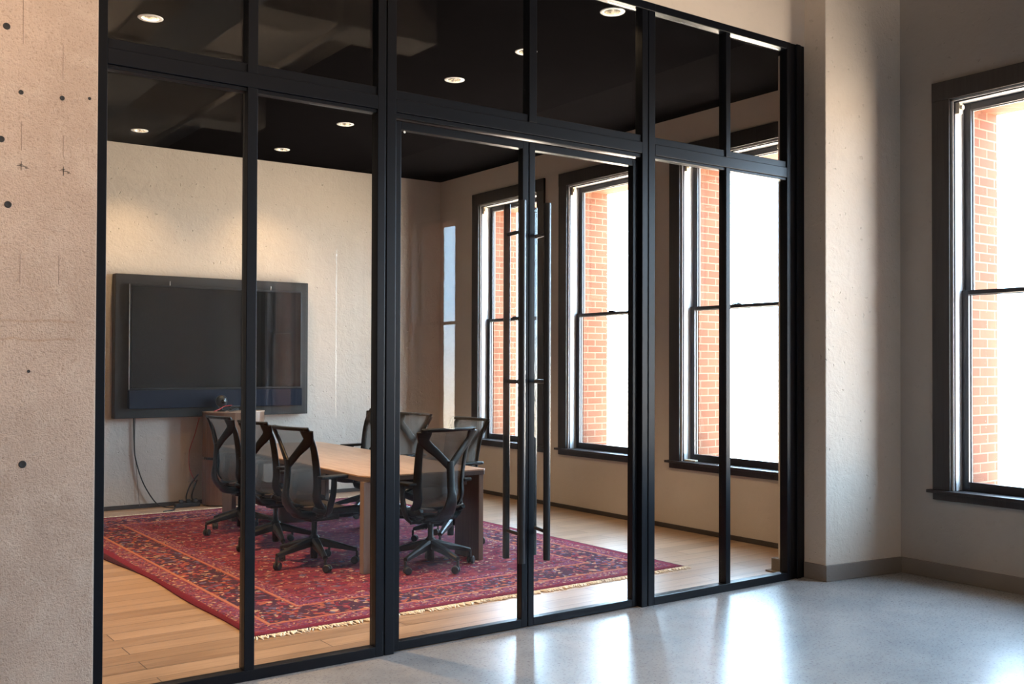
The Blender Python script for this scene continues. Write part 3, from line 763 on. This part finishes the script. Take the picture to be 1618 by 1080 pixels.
# ------------------------------------------------------------------ cabinet with webcam and cables
cb = tag(empty('pedestal_cabinet', (4.16, YT, 0)), 'reddish wood cabinet with bowed front under the television', 'cabinet')
def bow(w, d, n=16): return [(-w, -.14), (-w, -d*.55)]+[(-w*math.cos(math.pi*k/n), -d*.55-d*.45*math.sin(math.pi*k/n)) for k in range(1, n)]+[(w, -d*.55), (w, -.14)]
MB().prism([(x, y) for x, y in bow(.34, .43)][::-1], .012, .515).build('lower_body', 'cabinet', cb, .003)
MB().prism([(x, y) for x, y in bow(.32, .40)][::-1], .515, .545).build('shadow_gap', 'bezel', cb)
MB().prism([(x, y) for x, y in bow(.34, .43)][::-1], .545, 1.04).build('upper_body', 'cabinet', cb, .003)
MB().prism([(x, y) for x, y in bow(.345, .435)][::-1], 1.04, 1.055).build('cabinet_top', 'table', cb, .002)
wc = tag(empty('conference_camera', (3.98, YT-.30, 1.055)), 'black globe conference camera on the wood cabinet', 'camera')
MB().lathe([(.001, 0), (.045, 0), (.048, .008), (.03, .014), (.014, .022), (.012, .05)], (0, 0, 0), 24).build('stand', 'bezel', wc)
MB().lathe([(.001, .045), (.03, .05), (.056, .075), (.066, .11), (.058, .15), (.036, .175), (.001, .186)], (0, 0, 0), 28).build('globe', 'bezel', wc)
MB().lathe([(.001, 0), (.022, 0), (.025, .006), (.018, .012)], (0, -.072, .115), 20, 1).build('lens', 'screen', wc)
def cable(name, pts, r, lab, mat='cable', group=None):
    return tag(MB().tube(curve3(pts, 8), r, 8).build(name, mat), lab, 'cable', group)
rnd = random.Random(3); pts = []
for k in range(26):
    q = k*1.9; pts.append((4.13+.11*math.cos(q)+rnd.uniform(-.05, .05), YT-.36+.04*math.sin(q*1.3), 1.062+rnd.uniform(0, .055)))
cable('cable', pts, .006, 'tangled black cable heaped on the wood cabinet top')
cable('cable', [(3.86, YT-.40, 1.062), (3.93, YT-.385, 1.085), (3.99, YT-.375, 1.115), (4.07, YT-.38, 1.125)], .004, 'short red cable on the wood cabinet top', 'cable_red')
cable('cable', [(3.10, YT-.03, .992), (3.105, YT-.03, .75), (3.12, YT-.035, .55), (3.20, YT-.05, .28), (3.33, YT-.06, .06), (3.42, YT-.12, .008), (3.48, YT-.24, .008), (3.42, YT-.40, .008), (3.30, YT-.45, .008)], .007, 'black power cable drooping from the television panel to the floor')
cable('cable', [(3.12, YT-.02, 1.0), (3.115, YT-.02, .7), (3.14, YT-.022, .35), (3.17, YT-.025, .03)], .003, 'thin grey cable hanging straight below the television panel', 'leg')
cable('cable', [(3.80, YT-.09, .98), (3.76, YT-.07, .8), (3.70, YT-.06, .6), (3.71, YT-.05, .4), (3.78, YT-.05, .25)], .004, 'thin red cable hanging beside the wood cabinet', 'cable_red')
cable('cable', [(3.80, YT-.07, .34), (3.71, YT-.08, .23), (3.66, YT-.09, .10), (3.68, YT-.11, .012), (3.76, YT-.115, .012), (3.72, YT-.09, .10), (3.79, YT-.06, .28)], .008, 'looped black cable on the floor against the wood cabinet')
ps = tag(empty('power_strip', (3.655, YT-.20, .002), math.radians(4)), 'black power strip lying on the floor by the wood cabinet', 'power strip')
box('body', (-.16, -.03, 0), (.12, .03, .045), 'bezel', ps, .006)
for k in range(3): box('plug', (-.11+k*.08, -.02, .045), (-.07+k*.08, .02, .085), 'cable', ps, .005)

sh = MB().prism([(-.02, -.075), (.02, -.075), (.022, .065), (-.018, .075)], 0, .016).build('wooden_shim', 'cream', None, .002)
sh.location = (WX+.045, 1.99, .668); tag(sh, 'small pale wood shim lying on the window stool closest to the glass partition', 'shim')
